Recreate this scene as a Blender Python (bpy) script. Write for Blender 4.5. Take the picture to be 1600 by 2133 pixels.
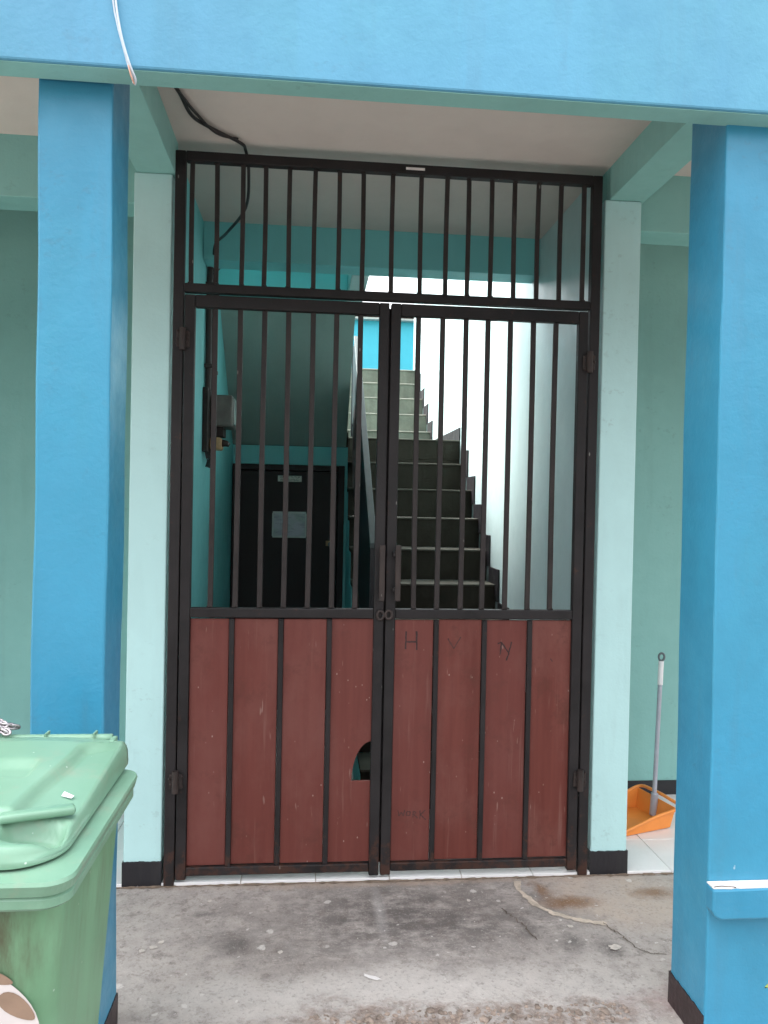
import bpy, bmesh, math, random
from mathutils import Vector, Matrix
random.seed(7)
S = bpy.context.scene
for o in list(bpy.data.objects): bpy.data.objects.remove(o)
COL = S.collection

# ------------------------------------------------------------------ camera
FPX = 1620.0; EYE = 1.5
YAW = math.radians(5.45); ROLL = math.radians(1.15); PITCH = math.radians(-0.65)
fw = Vector((math.sin(YAW)*math.cos(PITCH), math.cos(YAW)*math.cos(PITCH), math.sin(PITCH)))
rt = Vector((math.cos(YAW), -math.sin(YAW), 0.0)); up = rt.cross(fw)
ix = rt*math.cos(ROLL) + up*math.sin(ROLL); iy = -rt*math.sin(ROLL) + up*math.cos(ROLL)
cam = bpy.data.cameras.new('camera'); camo = bpy.data.objects.new('camera', cam); COL.objects.link(camo)
camo.matrix_world = Matrix(((ix.x, iy.x, -fw.x, 0), (ix.y, iy.y, -fw.y, 0), (ix.z, iy.z, -fw.z, EYE), (0, 0, 0, 1)))
cam.sensor_fit = 'VERTICAL'; cam.sensor_height = 24.0; cam.lens = 24.0*FPX/2133.0
cam.clip_start = 0.05; cam.clip_end = 1000
S.camera = camo
S.render.resolution_x = 768; S.render.resolution_y = 1024

# ------------------------------------------------------------------ sky and sun (thin overcast)
SUN_EL = math.radians(50); SUN_AZ = math.radians(305)      # azimuth clockwise from +Y: behind the house, to the left
W = bpy.data.worlds.new('World'); S.world = W; W.use_nodes = True
wn = W.node_tree; wn.nodes.clear()
sky = wn.nodes.new('ShaderNodeTexSky'); sky.sky_type = 'NISHITA'; sky.sun_disc = False
sky.sun_elevation = SUN_EL; sky.sun_rotation = SUN_AZ; sky.air_density = 1.0; sky.dust_density = 3.0
hs = wn.nodes.new('ShaderNodeHueSaturation'); hs.inputs['Saturation'].default_value = 0.15
bg = wn.nodes.new('ShaderNodeBackground'); bg.inputs['Strength'].default_value = 0.13
wo = wn.nodes.new('ShaderNodeOutputWorld')
# overcast luminance: the zenith several times as bright as the horizon, the same all round
wtc = wn.nodes.new('ShaderNodeTexCoord'); wsp = wn.nodes.new('ShaderNodeSeparateXYZ'); wmr = wn.nodes.new('ShaderNodeMapRange')
wmr.inputs[1].default_value = 0.0; wmr.inputs[2].default_value = 1.0; wmr.inputs[3].default_value = 0.12; wmr.inputs[4].default_value = 1.9
wsc = wn.nodes.new('ShaderNodeVectorMath'); wsc.operation = 'SCALE'
wn.links.new(wtc.outputs['Generated'], wsp.inputs[0]); wn.links.new(wsp.outputs[2], wmr.inputs[0])
wn.links.new(sky.outputs[0], hs.inputs['Color']); wn.links.new(hs.outputs[0], wsc.inputs[0]); wn.links.new(wmr.outputs[0], wsc.inputs['Scale']); wn.links.new(wsc.outputs[0], bg.inputs['Color']); wn.links.new(bg.outputs[0], wo.inputs['Surface'])
sl = bpy.data.lights.new('sun', 'SUN'); sl.energy = 1.0; sl.angle = math.radians(14); sl.color = (1.0, 0.96, 0.9)
so = bpy.data.objects.new('sun', sl); COL.objects.link(so)
sd = Vector((math.sin(SUN_AZ)*math.cos(SUN_EL), math.cos(SUN_AZ)*math.cos(SUN_EL), math.sin(SUN_EL)))
so.rotation_euler = sd.to_track_quat('Z', 'Y').to_euler(); so.location = sd*30
S.view_settings.view_transform = 'Standard'; S.view_settings.look = 'None'
S.view_settings.exposure = 2.88; S.view_settings.gamma = 1.0; S.view_settings.use_curve_mapping = False
S.cycles.max_bounces = 6; S.cycles.diffuse_bounces = 5; S.cycles.glossy_bounces = 3

# ------------------------------------------------------------------ material helpers
class N:
    def __init__(s, name):
        s.m = bpy.data.materials.new(name); s.m.use_nodes = True
        s.t = s.m.node_tree; s.t.nodes.clear()
        s.out = s.t.nodes.new('ShaderNodeOutputMaterial'); s.b = s.t.nodes.new('ShaderNodeBsdfPrincipled')
        s.t.links.new(s.b.outputs[0], s.out.inputs['Surface'])
        tc = s.t.nodes.new('ShaderNodeTexCoord'); oi = s.t.nodes.new('ShaderNodeObjectInfo')
        s.P = tc.outputs['Object']
        mul = s.math('MULTIPLY', oi.outputs['Random'], 37.0)
        cb = s.t.nodes.new('ShaderNodeCombineXYZ')
        for i in range(3): s.t.links.new(mul, cb.inputs[i])
        s.V = s.vmath('ADD', s.P, cb.outputs[0])          # object coordinates, shifted for each object
        s.R = oi.outputs['Random']
    def lk(s, a, b):
        if hasattr(a, 'is_linked') or hasattr(a, 'links'): s.t.links.new(a, b)
        else:
            b.default_value = a
    def math(s, op, a, b=0.0, c=None):
        n = s.t.nodes.new('ShaderNodeMath'); n.operation = op
        s.lk(a, n.inputs[0]); s.lk(b, n.inputs[1])
        if c is not None: s.lk(c, n.inputs[2])
        return n.outputs[0]
    def vmath(s, op, a, b):
        n = s.t.nodes.new('ShaderNodeVectorMath'); n.operation = op
        s.lk(a, n.inputs[0]); s.lk(b, n.inputs[1]); return n.outputs[0]
    def scale(s, v, sc):
        return s.vmath('MULTIPLY', v, Vector(sc))
    def noise(s, v, sc, det=4.0, rough=0.55, col=False):
        n = s.t.nodes.new('ShaderNodeTexNoise'); n.inputs['Scale'].default_value = sc
        n.inputs['Detail'].default_value = det; n.inputs['Roughness'].default_value = rough
        s.lk(v, n.inputs['Vector']); return n.outputs['Color' if col else 0]
    def vor(s, v, sc, feat='F1'):
        n = s.t.nodes.new('ShaderNodeTexVoronoi'); n.feature = feat; n.inputs['Scale'].default_value = sc
        s.lk(v, n.inputs['Vector']); return n.outputs['Distance'], n.outputs['Color']
    def ramp(s, f, a, b, lo=0.0, hi=1.0):
        n = s.t.nodes.new('ShaderNodeMapRange'); n.clamp = True
        s.lk(f, n.inputs[0]); n.inputs[1].default_value = a; n.inputs[2].default_value = b
        n.inputs[3].default_value = lo; n.inputs[4].default_value = hi; return n.outputs[0]
    def mix(s, f, a, b):
        n = s.t.nodes.new('ShaderNodeMix'); n.data_type = 'RGBA'
        s.lk(f, n.inputs['Factor'])
        for v, i in ((a, 6), (b, 7)):
            if isinstance(v, tuple): n.inputs[i].default_value = (*v, 1.0)
            else: s.t.links.new(v, n.inputs[i])
        return n.outputs[2]
    def sep(s, v):
        n = s.t.nodes.new('ShaderNodeSeparateXYZ'); s.lk(v, n.inputs[0]); return n.outputs
    def bump(s, h, strength=0.3, dist=0.01, normal=None):
        n = s.t.nodes.new('ShaderNodeBump'); n.inputs['Strength'].default_value = strength
        n.inputs['Distance'].default_value = dist; s.lk(h, n.inputs['Height'])
        if normal is not None: s.t.links.new(normal, n.inputs['Normal'])
        return n.outputs[0]
    def done(s, col, rough=0.5, bump=None, metal=0.0, spec=0.5):
        b = s.b
        if isinstance(col, tuple): b.inputs['Base Color'].default_value = (*col, 1.0)
        else: s.t.links.new(col, b.inputs['Base Color'])
        s.lk(rough, b.inputs['Roughness']); b.inputs['Metallic'].default_value = metal
        b.inputs['Specular IOR Level'].default_value = spec
        if bump is not None: s.t.links.new(bump, b.inputs['Normal'])
        return s.m

def mul(c, k): return tuple(min(1.0, x*k) for x in c)

def plaster(name, col, rough=0.5, var=0.10, bump=0.25, dirt=0.0, chips=0.0, spec=0.5, wave=0.0, tint=None, scuff=0.0):
    n = N(name)
    a = n.noise(n.V, 1.7, 3, 0.6); c = n.mix(n.ramp(a, 0.32, 0.68), mul(col, 1-var), mul(col, 1+var*0.6))
    if tint: c = n.mix(n.ramp(n.noise(n.V, 0.9, 2), 0.42, 0.70, 0, 0.7), c, tint)
    f = n.noise(n.V, 14, 3, 0.6); c = n.mix(n.ramp(f, 0.35, 0.75, 0, 0.35), c, mul(col, 1-var*1.3))
    rl = n.noise(n.scale(n.V, (5.0, 5.0, 0.8)), 1.0, 2, 0.5)          # overlapping roller strokes
    c = n.mix(n.ramp(rl, 0.50, 0.56, 0, 0.35), c, mul(col, 1+var*0.5))
    if dirt:
        d = n.noise(n.scale(n.V, (9, 9, 1.2)), 1.0, 4, 0.65)
        c = n.mix(n.ramp(d, 0.55, 0.80, 0, dirt), c, (0.09, 0.08, 0.07))
    if scuff:
        d = n.noise(n.scale(n.V, (22, 22, 30)), 1.0, 3, 0.7); k = n.noise(n.V, 2.3, 2)
        c = n.mix(n.math('MULTIPLY', n.ramp(d, 0.60, 0.68, 0, scuff), n.ramp(k, 0.48, 0.6)), c, (0.07, 0.06, 0.05))
    if chips:
        d1, _ = n.vor(n.vmath('ADD', n.V, n.scale(n.noise(n.V, 30, 2, col=True), (0.03, 0.03, 0.03))), 5.0)
        c = n.mix(n.ramp(d1, 0.05, 0.03, 0, chips), c, (0.72, 0.74, 0.74))
    h = n.math('ADD', n.noise(n.V, 6, 2, 0.6), n.math('MULTIPLY', n.noise(n.V, 60, 2, 0.65), 0.35))
    if wave: h = n.math('ADD', h, n.math('MULTIPLY', n.noise(n.scale(n.V, (5, 5, 1.6)), 1.0, 1), wave))
    r = n.ramp(f, 0.3, 0.7, rough-0.06, rough+0.1)
    return n.done(c, r, n.bump(h, bump, 0.02), spec=spec)

M = {}
M['blue'] = plaster('blue_gloss_paint', (0.038, 0.240, 0.385), 0.36, 0.16, 0.15, 0.20, 0.8, 0.45, 2.5, (0.045, 0.26, 0.37), 0.12)
M['fascia'] = plaster('pale_blue_paint', (0.092, 0.300, 0.46), 0.45, 0.14, 0.15, 0.14, 0.5, 0.4, 1.5, (0.10, 0.34, 0.43), 0.08)
M['teal'] = plaster('pale_teal_paint', (0.45, 0.675, 0.665), 0.55, 0.07, 0.14, 0.10, 0.0, 0.4, 0.5, None, 0.16)
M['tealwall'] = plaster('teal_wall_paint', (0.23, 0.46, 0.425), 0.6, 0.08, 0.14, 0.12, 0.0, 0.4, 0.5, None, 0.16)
M['tealdeep'] = plaster('deep_teal_paint', (0.19, 0.57, 0.58), 0.6, 0.07, 0.12, 0.05)
M['stairwall'] = plaster('stair_wall_paint', (0.46, 0.595, 0.60), 0.42, 0.05, 0.12, 0.04)
M['soffit'] = plaster('grey_green_soffit', (0.30, 0.40, 0.365), 0.7, 0.10, 0.18, 0.10)
M['ceiling'] = plaster('white_ceiling_paint', (0.62, 0.55, 0.50), 0.75, 0.05, 0.10, 0.05)
M['skirt'] = plaster('black_skirting_paint', (0.012, 0.011, 0.014), 0.45, 0.15, 0.25, 0.25)
M['skirtbrown'] = plaster('dark_brown_skirting_paint', (0.030, 0.017, 0.018), 0.5, 0.2, 0.3, 0.3)
M['white_chalk_glare'] = plaster('white_cement_and_ledge_glare', (0.74, 0.70, 0.68), 0.6, 0.06, 0.3, 0.1)  # white for chalk and paint marks, and for glare painted on the ledge
M['backblue'] = plaster('bright_cyan_paint', (0.06, 0.48, 0.62), 0.6, 0.06, 0.12, 0.0)

def metal_paint(name, base, rust=0.5, lowz=True):
    n = N(name)
    a = n.noise(n.V, 9, 5, 0.65); c = n.mix(n.ramp(a, 0.35, 0.7), mul(base, 0.7), mul(base, 1.5))
    g = n.noise(n.V, 3.0, 3); c = n.mix(n.ramp(g, 0.45, 0.75, 0, 0.4), c, (0.035, 0.030, 0.030))
    r = n.noise(n.V, 22, 5, 0.7)
    if lowz:   # rust creeping up the lowest few centimetres of the steel
        z = n.sep(n.t.nodes.new('ShaderNodeNewGeometry').outputs['Position'])[2]
        low = n.ramp(z, 0.02, 0.22, 0.20, 0.0)
        r = n.math('ADD', r, low)
    c = n.mix(n.ramp(r, 0.62, 0.74, 0, rust), c, (0.085, 0.032, 0.018))
    d, _ = n.vor(n.scale(n.V, (1, 1, 0.35)), 17.0)
    c = n.mix(n.ramp(d, 0.055, 0.03, 0, 0.6), c, (0.30, 0.28, 0.26))
    return n.done(c, n.ramp(a, 0.3, 0.7, 0.45, 0.7), n.bump(n.noise(n.V, 70, 3, 0.6), 0.25, 0.004), spec=0.3)
M['steel'] = metal_paint('worn_black_steel_paint', (0.014, 0.0115, 0.0118))
M['bar'] = metal_paint('worn_black_bar_paint', (0.026, 0.020, 0.019), 0.35, False)
M['rusty'] = metal_paint('rusty_steel', (0.035, 0.025, 0.022), 0.9, False)

def redwood():
    n = N('red_brown_painted_board')
    st = n.noise(n.scale(n.V, (26, 26, 1.3)), 1.0, 4, 0.6)
    a = n.noise(n.scale(n.V, (4, 4, 2.2)), 1.0, 5, 0.7)
    c = n.mix(n.ramp(st, 0.3, 0.7), (0.108, 0.024, 0.017), (0.148, 0.039, 0.029))
    c = n.mix(n.ramp(a, 0.46, 0.66, 0, 0.75), c, (0.165, 0.060, 0.048))            # rubbed dusty areas
    c = n.mix(n.ramp(n.noise(n.V, 6.5, 5, 0.75), 0.54, 0.68, 0, 0.65), c, (0.085, 0.026, 0.017))
    c = n.mix(n.ramp(n.noise(n.scale(n.V, (40, 40, 2.0)), 1.0, 3, 0.6), 0.62, 0.72, 0, 0.35), c, (0.22, 0.12, 0.10))
    c = n.mix(n.math('MULTIPLY', n.R, 0.45), c, (0.140, 0.040, 0.034))
    d, _ = n.vor(n.scale(n.V, (1, 1, 0.6)), 30.0); k = n.noise(n.V, 8.0, 2)
    c = n.mix(n.math('MULTIPLY', n.ramp(d, 0.09, 0.05, 0, 0.55), n.ramp(k, 0.5, 0.62)), c, (0.42, 0.33, 0.29))
    sc = n.noise(n.scale(n.V, (60, 60, 9)), 1.0, 2, 0.5)
    c = n.mix(n.math('MULTIPLY', n.ramp(sc, 0.70, 0.75, 0, 0.5), n.ramp(k, 0.45, 0.55)), c, (0.30, 0.20, 0.17))
    return n.done(c, n.ramp(a, 0.4, 0.7, 0.5, 0.7), n.bump(st, 0.14, 0.004), spec=0.3)
M['redwood'] = redwood()

def concrete_step(name, base):
    n = N(name)
    a = n.noise(n.V, 5, 5, 0.65); s = n.noise(n.scale(n.V, (12, 12, 2.0)), 1.0, 4, 0.6)
    c = n.mix(n.ramp(a, 0.3, 0.7), mul(base, 0.75), mul(base, 1.2))
    c = n.mix(n.ramp(s, 0.5, 0.75, 0, 0.5), c, mul(base, 0.5))
    return n.done(c, 0.85, n.bump(n.noise(n.V, 40, 4, 0.6), 0.25, 0.01), spec=0.12)
M['step'] = concrete_step('dark_brown_concrete_step', (0.042, 0.038, 0.030))  # lower flight: stairwell shade mixed into its dark brown
M['steplit'] = concrete_step('daylit_grey_green_step', (0.155, 0.165, 0.135))  # upper flight: own green hue, with open daylight painted into its paleness
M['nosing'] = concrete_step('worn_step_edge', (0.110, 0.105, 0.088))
M['nosinglit'] = concrete_step('daylit_pale_step_edge', (0.30, 0.29, 0.25))  # upper step edges, lightened the same way for daylight

def ground_mat():
    n = N('stained_concrete')
    P = n.P
    wob = n.vmath('SUBTRACT', n.noise(P, 3.0, 5, 0.65, col=True), Vector((0.5, 0.5, 0.5)))
    wob2 = n.vmath('SUBTRACT', n.noise(P, 18.0, 5, 0.75, col=True), Vector((0.5, 0.5, 0.5)))
    Q = n.vmath('ADD', P, n.vmath('ADD', n.scale(wob, (0.55, 0.40, 0)), n.scale(wob2, (0.10, 0.08, 0))))
    Qs = n.vmath('ADD', P, n.vmath('ADD', n.scale(wob, (0.16, 0.10, 0)), n.scale(wob2, (0.12, 0.08, 0))))
    def blob(cx, cy, rx, ry, soft=0.6, q=Q):
        v = n.vmath('MULTIPLY', n.vmath('SUBTRACT', q, Vector((cx, cy, 0))), Vector((1/rx, 1/ry, 0)))
        ln = n.t.nodes.new('ShaderNodeVectorMath'); ln.operation = 'LENGTH'; n.t.links.new(v, ln.inputs[0])
        return n.ramp(ln.outputs['Value'], 1.0, 1.0-soft)
    a = n.noise(P, 2.2, 5, 0.6); b = n.noise(P, 12, 6, 0.68); f = n.noise(P, 75, 5, 0.65)
    c = n.mix(n.ramp(a, 0.3, 0.7), (0.350, 0.308, 0.280), (0.470, 0.423, 0.390))
    c = n.mix(n.ramp(b, 0.42, 0.72, 0, 0.55), c, (0.250, 0.225, 0.210))
    # large dark worn area before the gate
    nz = n.noise(n.scale(P, (1.0, 1.6, 1.0)), 7, 8, 0.78)
    dk = n.math('MULTIPLY', blob(0.40, 2.80, 0.95, 0.40, 0.8), n.ramp(nz, 0.36, 0.54))
    c = n.mix(n.math('MULTIPLY', dk, 0.9), c, (0.105, 0.092, 0.086))
    c = n.mix(n.ramp(n.noise(P, 22, 6, 0.75), 0.52, 0.64, 0, 0.6), c, (0.16, 0.132, 0.117))
    c = n.mix(n.ramp(n.noise(n.scale(P, (2, 7, 1)), 6, 5, 0.7), 0.58, 0.68, 0, 0.35), c, (0.48, 0.43, 0.39))
    for (x, y, rx, ry, k) in ((-0.24, 2.66, .10, .10, .7), (0.93, 2.60, .06, .07, .75), (1.06, 2.56, .07, .07, .6), (0.80, 2.70, .04, .10, .6), (-0.36, 2.86, .07, .03, .6)):
        c = n.mix(n.math('MULTIPLY', blob(x, y, rx, ry, 0.9, Qs), k), c, (0.070, 0.062, 0.060))
    # pale dusty near edge
    c = n.mix(n.math('MULTIPLY', blob(0.15, 2.38, 1.3, 0.14, 0.9), 0.6), c, (0.56, 0.52, 0.485))
    # sandy patch with brown stain on the right
    c = n.mix(n.math('MULTIPLY', blob(1.22, 2.92, 0.33, 0.30, 0.45, Qs), n.ramp(n.noise(P, 9, 5, 0.7), 0.3, 0.6, 0.35, 0.95)), c, (0.44, 0.36, 0.30))
    for (x, y, rx, ry, k) in ((1.00, 2.87, .16, .06, .9), (1.37, 2.93, .12, .05, .8), (0.93, 2.97, .05, .10, .8)):
        c = n.mix(n.math('MULTIPLY', blob(x, y, rx, ry, 0.8, Qs), k), c, (0.20, 0.105, 0.05))
    # sandy line along the foot of the gate, reddish corner by the pillar
    c = n.mix(n.math('MULTIPLY', blob(0.35, 3.07, 1.2, 0.055, 0.8, Qs), 0.7), c, (0.40, 0.29, 0.22))
    c = n.mix(n.math('MULTIPLY', blob(1.15, 2.27, 0.20, 0.12, 0.9), 0.6), c, (0.36, 0.24, 0.23))
    # chalky streak and scrape
    c = n.mix(n.math('MULTIPLY', blob(0.285, 2.84, .030, .24, 0.9, P), 0.42), c, (0.52, 0.49, 0.47))
    # broken rough strip nearest the camera
    y = n.sep(Q)[1]
    br = n.math('MULTIPLY', n.ramp(y, 2.33, 2.27), blob(0.50, 2.25, 0.62, 0.60, 0.35, Q)); brk = n.math('MULTIPLY', br, n.ramp(n.noise(P, 20, 5, 0.7), 0.40, 0.60))
    c = n.mix(n.math('MULTIPLY', brk, 0.8), c, (0.17, 0.11, 0.08))
    # paint spatter
    for sc, th, lo, hi in ((9.0, 0.14, 0.50, 0.55), (17.0, 0.12, 0.52, 0.56), (30.0, 0.10, 0.50, 0.54)):
        d, col = n.vor(n.vmath('ADD', P, n.scale(wob2, (0.05, 0.04, 0))), sc)
        r = n.sep(col)[0]
        msk = n.math('MULTIPLY', n.ramp(d, th, th*0.75), n.ramp(r, 0.70, 0.72))
        c = n.mix(n.math('MULTIPLY', msk, 0.75), c, (0.62, 0.58, 0.54))
    c = n.mix(n.ramp(f, 0.54, 0.70, 0, 0.55), c, (0.13, 0.115, 0.105))
    c = n.mix(n.ramp(n.noise(P, 160, 2, 0.6), 0.60, 0.68, 0, 0.4), c, (0.50, 0.46, 0.42))
    c = n.mix(n.ramp(y, 1.3, 0.6, 0, 0.9), c, (0.085, 0.075, 0.065))      # unseen yard, darkened to cut light bounced into the porch
    h = n.math('ADD', n.math('MULTIPLY', b, 0.8), n.math('MULTIPLY', f, 0.35))
    h = n.math('ADD', h, n.math('MULTIPLY', brk, -1.2))
    return n.done(c, n.ramp(b, 0.3, 0.7, 0.55, 0.85), n.bump(h, 0.45, 0.012))
M['ground'] = ground_mat()

def tile_mat():
    n = N('white_glazed_tile')
    c = n.mix(n.ramp(n.noise(n.V, 6, 4), 0.4, 0.75), (0.76, 0.735, 0.72), (0.82, 0.80, 0.785))
    c = n.mix(n.ramp(n.noise(n.V, 25, 5, 0.7), 0.6, 0.8, 0, 0.3), c, (0.40, 0.36, 0.32))
    return n.done(c, 0.22, n.bump(n.noise(n.V, 9, 2), 0.04, 0.01))
M['tile'] = tile_mat()

def bin_mat():
    n = N('dirty_green_plastic')
    a = n.noise(n.V, 5, 5, 0.6); c = n.mix(n.ramp(a, 0.3, 0.7), (0.125, 0.285, 0.155), (0.175, 0.350, 0.205))
    z = n.sep(n.P)[2]
    st = n.noise(n.scale(n.V, (16, 16, 3.0)), 1.0, 6, 0.7)
    dirt = n.math('MULTIPLY', n.ramp(st, 0.46, 0.70), n.ramp(n.noise(n.V, 2.6, 3), 0.42, 0.62))
    c = n.mix(n.math('MULTIPLY', dirt, 0.7), c, (0.085, 0.055, 0.035))
    yz = n.sep(n.P)[1]; xz = n.sep(n.P)[0]          # brown grime caked on the front below the rim
    gm = n.math('MULTIPLY', n.ramp(yz, 1.36, 1.31), n.math('MULTIPLY', n.ramp(xz, -0.41, -0.47), n.ramp(st, 0.30, 0.60)))
    c = n.mix(n.math('MULTIPLY', gm, 0.85), c, (0.075, 0.048, 0.026))
    d, _ = n.vor(n.V, 24); c = n.mix(n.ramp(d, 0.06, 0.035, 0, 0.5), c, (0.52, 0.60, 0.52))
    return n.done(c, n.ramp(a, 0.3, 0.7, 0.34, 0.52), n.bump(n.noise(n.V, 120, 3), 0.06, 0.003))
M['bin'] = bin_mat()
def lid_mat():
    n = N('faded_green_lid_plastic')
    a = n.noise(n.V, 6, 5, 0.6); c = n.mix(n.ramp(a, 0.3, 0.7), (0.150, 0.290, 0.195), (0.200, 0.345, 0.245))
    du = n.noise(n.V, 11, 5, 0.7); c = n.mix(n.ramp(du, 0.55, 0.75, 0, 0.45), c, (0.30, 0.29, 0.22))
    d, _ = n.vor(n.V, 20); c = n.mix(n.ramp(d, 0.05, 0.03, 0, 0.6), c, (0.65, 0.72, 0.66))
    return n.done(c, n.ramp(a, 0.3, 0.7, 0.30, 0.46), n.bump(n.noise(n.V, 90, 3), 0.05, 0.003))
M['lid'] = lid_mat()

def simple(name, col, rough=0.5, metal=0.0, var=0.15, sc=12, bump=0.1):
    n = N(name); a = n.noise(n.V, sc, 4, 0.6)
    c = n.mix(n.ramp(a, 0.3, 0.7), mul(col, 1-var), mul(col, 1+var))
    return n.done(c, rough, n.bump(n.noise(n.V, sc*5, 3), bump, 0.004), metal)
M['orange'] = simple('orange_plastic', (0.82, 0.27, 0.05), 0.38, var=0.06)
M['pole'] = simple('grey_pole', (0.40, 0.41, 0.46), 0.35, 0.2)
M['whiteplastic'] = simple('white_plastic', (0.72, 0.70, 0.70), 0.4, var=0.04)
M['darkplastic'] = simple('dark_grey_plastic', (0.10, 0.12, 0.13), 0.45)
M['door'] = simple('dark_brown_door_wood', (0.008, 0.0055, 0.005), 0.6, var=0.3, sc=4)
M['railing'] = simple('black_railing_board', (0.014, 0.015, 0.018), 0.5, var=0.3)
M['railcap'] = simple('grey_teal_railing_cap', (0.045, 0.066, 0.066), 0.6)
M['cable'] = simple('black_cable_rubber', (0.012, 0.010, 0.010), 0.5)
M['cablewhite'] = simple('pale_grey_cable', (0.50, 0.56, 0.62), 0.35)
M['cablepink'] = simple('bare_copper_wire', (0.58, 0.33, 0.25), 0.4, var=0.1)
M['meter'] = simple('grey_meter_case', (0.15, 0.145, 0.13), 0.5, var=0.25)
M['meterglass'] = simple('pale_meter_window', (0.42, 0.50, 0.47), 0.25)
M['board'] = simple('dark_meter_board', (0.022, 0.016, 0.014), 0.7, var=0.4)
M['breaker'] = simple('yellowed_ceramic_breaker', (0.42, 0.27, 0.13), 0.5, var=0.3, sc=30)
M['conduit'] = simple('brown_conduit', (0.05, 0.036, 0.034), 0.55)
M['paper'] = simple('white_paper', (0.72, 0.70, 0.62), 0.7, var=0.05)
M['ink'] = simple('black_ink', (0.03, 0.03, 0.03), 0.7)
M['chain'] = simple('galvanised_chain', (0.42, 0.38, 0.39), 0.35, 0.8, var=0.3, sc=40)
M['graffiti'] = simple('charcoal_scrawl', (0.040, 0.018, 0.017), 0.8, var=0.4, sc=60)
M['graffitifaint'] = simple('faded_charcoal_scrawl', (0.065, 0.025, 0.021), 0.8, var=0.3, sc=60)
M['emblemwhite'] = simple('worn_white_sticker', (0.66, 0.60, 0.58), 0.5, var=0.05)
M['emblembrown'] = simple('faded_brown_print', (0.30, 0.20, 0.14), 0.5, var=0.15)
M['leaf'] = simple('yellow_green_leaf', (0.20, 0.27, 0.05), 0.5)
M['stem'] = simple('green_stem', (0.08, 0.14, 0.04), 0.6)
M['rust'] = simple('rusty_roof_sheet', (0.23, 0.075, 0.06), 0.75, var=0.4, sc=5)
M['trim'] = simple('white_roof_trim', (0.7, 0.68, 0.66), 0.6)
M['wheel'] = simple('black_wheel_rubber', (0.02, 0.02, 0.02), 0.7)
M['stone'] = simple('rubble_stone', (0.24, 0.185, 0.15), 0.9, var=0.6, sc=20)
M['splash'] = simple('old_paint_splash', (0.52, 0.47, 0.42), 0.8, var=0.2, sc=60)
M['grime'] = simple('brown_grime', (0.20, 0.145, 0.105), 0.9, var=0.4, sc=50)
M['crack'] = simple('dirt_filled_crack', (0.13, 0.10, 0.08), 0.9, var=0.5, sc=40)
M['smear'] = simple('pale_cement_smear', (0.50, 0.42, 0.34), 0.85, var=0.25, sc=30)
def poster():
    n = N('printed_notice'); z = n.sep(n.P)[2]; x = n.sep(n.P)[0]
    c = n.mix(n.ramp(n.noise(n.P, 9, 3), 0.4, 0.6), (0.26, 0.36, 0.33), (0.38, 0.42, 0.47))
    c = n.mix(n.ramp(n.noise(n.scale(n.P, (14, 14, 60)), 1.0, 3), 0.5, 0.65, 0, 0.6), c, (0.20, 0.23, 0.27))
    return n.done(c, 0.3)
M['poster'] = poster()

# ------------------------------------------------------------------ geometry helpers
def par(o, parent):
    if parent is not None:
        o.parent = parent; L = Vector((0, 0, 0)); p = parent
        while p is not None: L = L + p.location; p = p.parent
        # mesh coordinates are given in world space: cancel the parents' translation
        o.matrix_parent_inverse = Matrix.Translation(-L) if parent.get('abs', 1) else Matrix()
    return o
ORG = {}
def thing(name, label, cat, loc=(0, 0, 0), group=None):
    o = bpy.data.objects.new(name, None); COL.objects.link(o); o.location = loc; o.empty_display_size = 0.1
    o['label'] = label; o['category'] = cat
    if group: o['group'] = group
    ORG[o.name] = Vector(loc); return o
def tag(o, label=None, cat=None, group=None, kind=None):
    for k, v in (('label', label), ('category', cat), ('group', group), ('kind', kind)):
        if v: o[k] = v
    return o
def origin(p):
    v = Vector((0, 0, 0))
    while p is not None: v = v + p.location; p = p.parent
    return v
def link(name, me, mat, parent=None, loc=None, smooth=False):
    """mesh in world coordinates (loc None), or a mesh about its own origin placed at world loc"""
    if mat is not None and not me.materials: me.materials.append(M[mat] if isinstance(mat, str) else mat)
    if smooth:
        for p in me.polygons: p.use_smooth = True
    o = bpy.data.objects.new(name, me); COL.objects.link(o)
    base = origin(parent)
    o.location = (Vector(loc) if loc is not None else Vector((0, 0, 0))) - base
    if parent is not None: o.parent = parent
    return o
def mesh(bm, name):
    bmesh.ops.recalc_face_normals(bm, faces=bm.faces[:])
    me = bpy.data.meshes.new(name); bm.to_mesh(me); bm.free(); return me
def add_box(bm, x0, x1, y0, y1, z0, z1, bev=0.0, seg=2):
    vs = [bm.verts.new((x, y, z)) for x in (x0, x1) for y in (y0, y1) for z in (z0, z1)]
    F = [(0, 1, 3, 2), (4, 6, 7, 5), (0, 4, 5, 1), (2, 3, 7, 6), (0, 2, 6, 4), (1, 5, 7, 3)]
    fs = [bm.faces.new([vs[i] for i in f]) for f in F]
    if bev > 0:
        es = list({e for f in fs for e in f.edges})
        bmesh.ops.bevel(bm, geom=es, offset=bev, segments=seg, affect='EDGES', profile=0.5)
def box(name, x0, x1, y0, y1, z0, z1, mat, parent=None, bev=0.004, seg=2):
    bm = bmesh.new(); add_box(bm, x0, x1, y0, y1, z0, z1, bev, seg)
    return link(name, mesh(bm, name), mat, parent)
def wavy_skirting(name, x0, x1, y0, y1, z0, z1, mat, parent):
    bm = bmesh.new(); add_box(bm, x0, x1, y0, y1, z0, z1)
    bmesh.ops.subdivide_edges(bm, edges=[e for e in bm.edges if abs(e.verts[0].co.z-e.verts[1].co.z) < 1e-5], cuts=14, use_grid_fill=True)
    for v in bm.verts:
        if v.co.z > z1-1e-4: v.co.z += random.uniform(-.0022, .0022)
        v.co.x += random.uniform(-.0006, .0006); v.co.y += random.uniform(-.0006, .0006)
    return link(name, mesh(bm, name), mat, parent)
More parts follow.
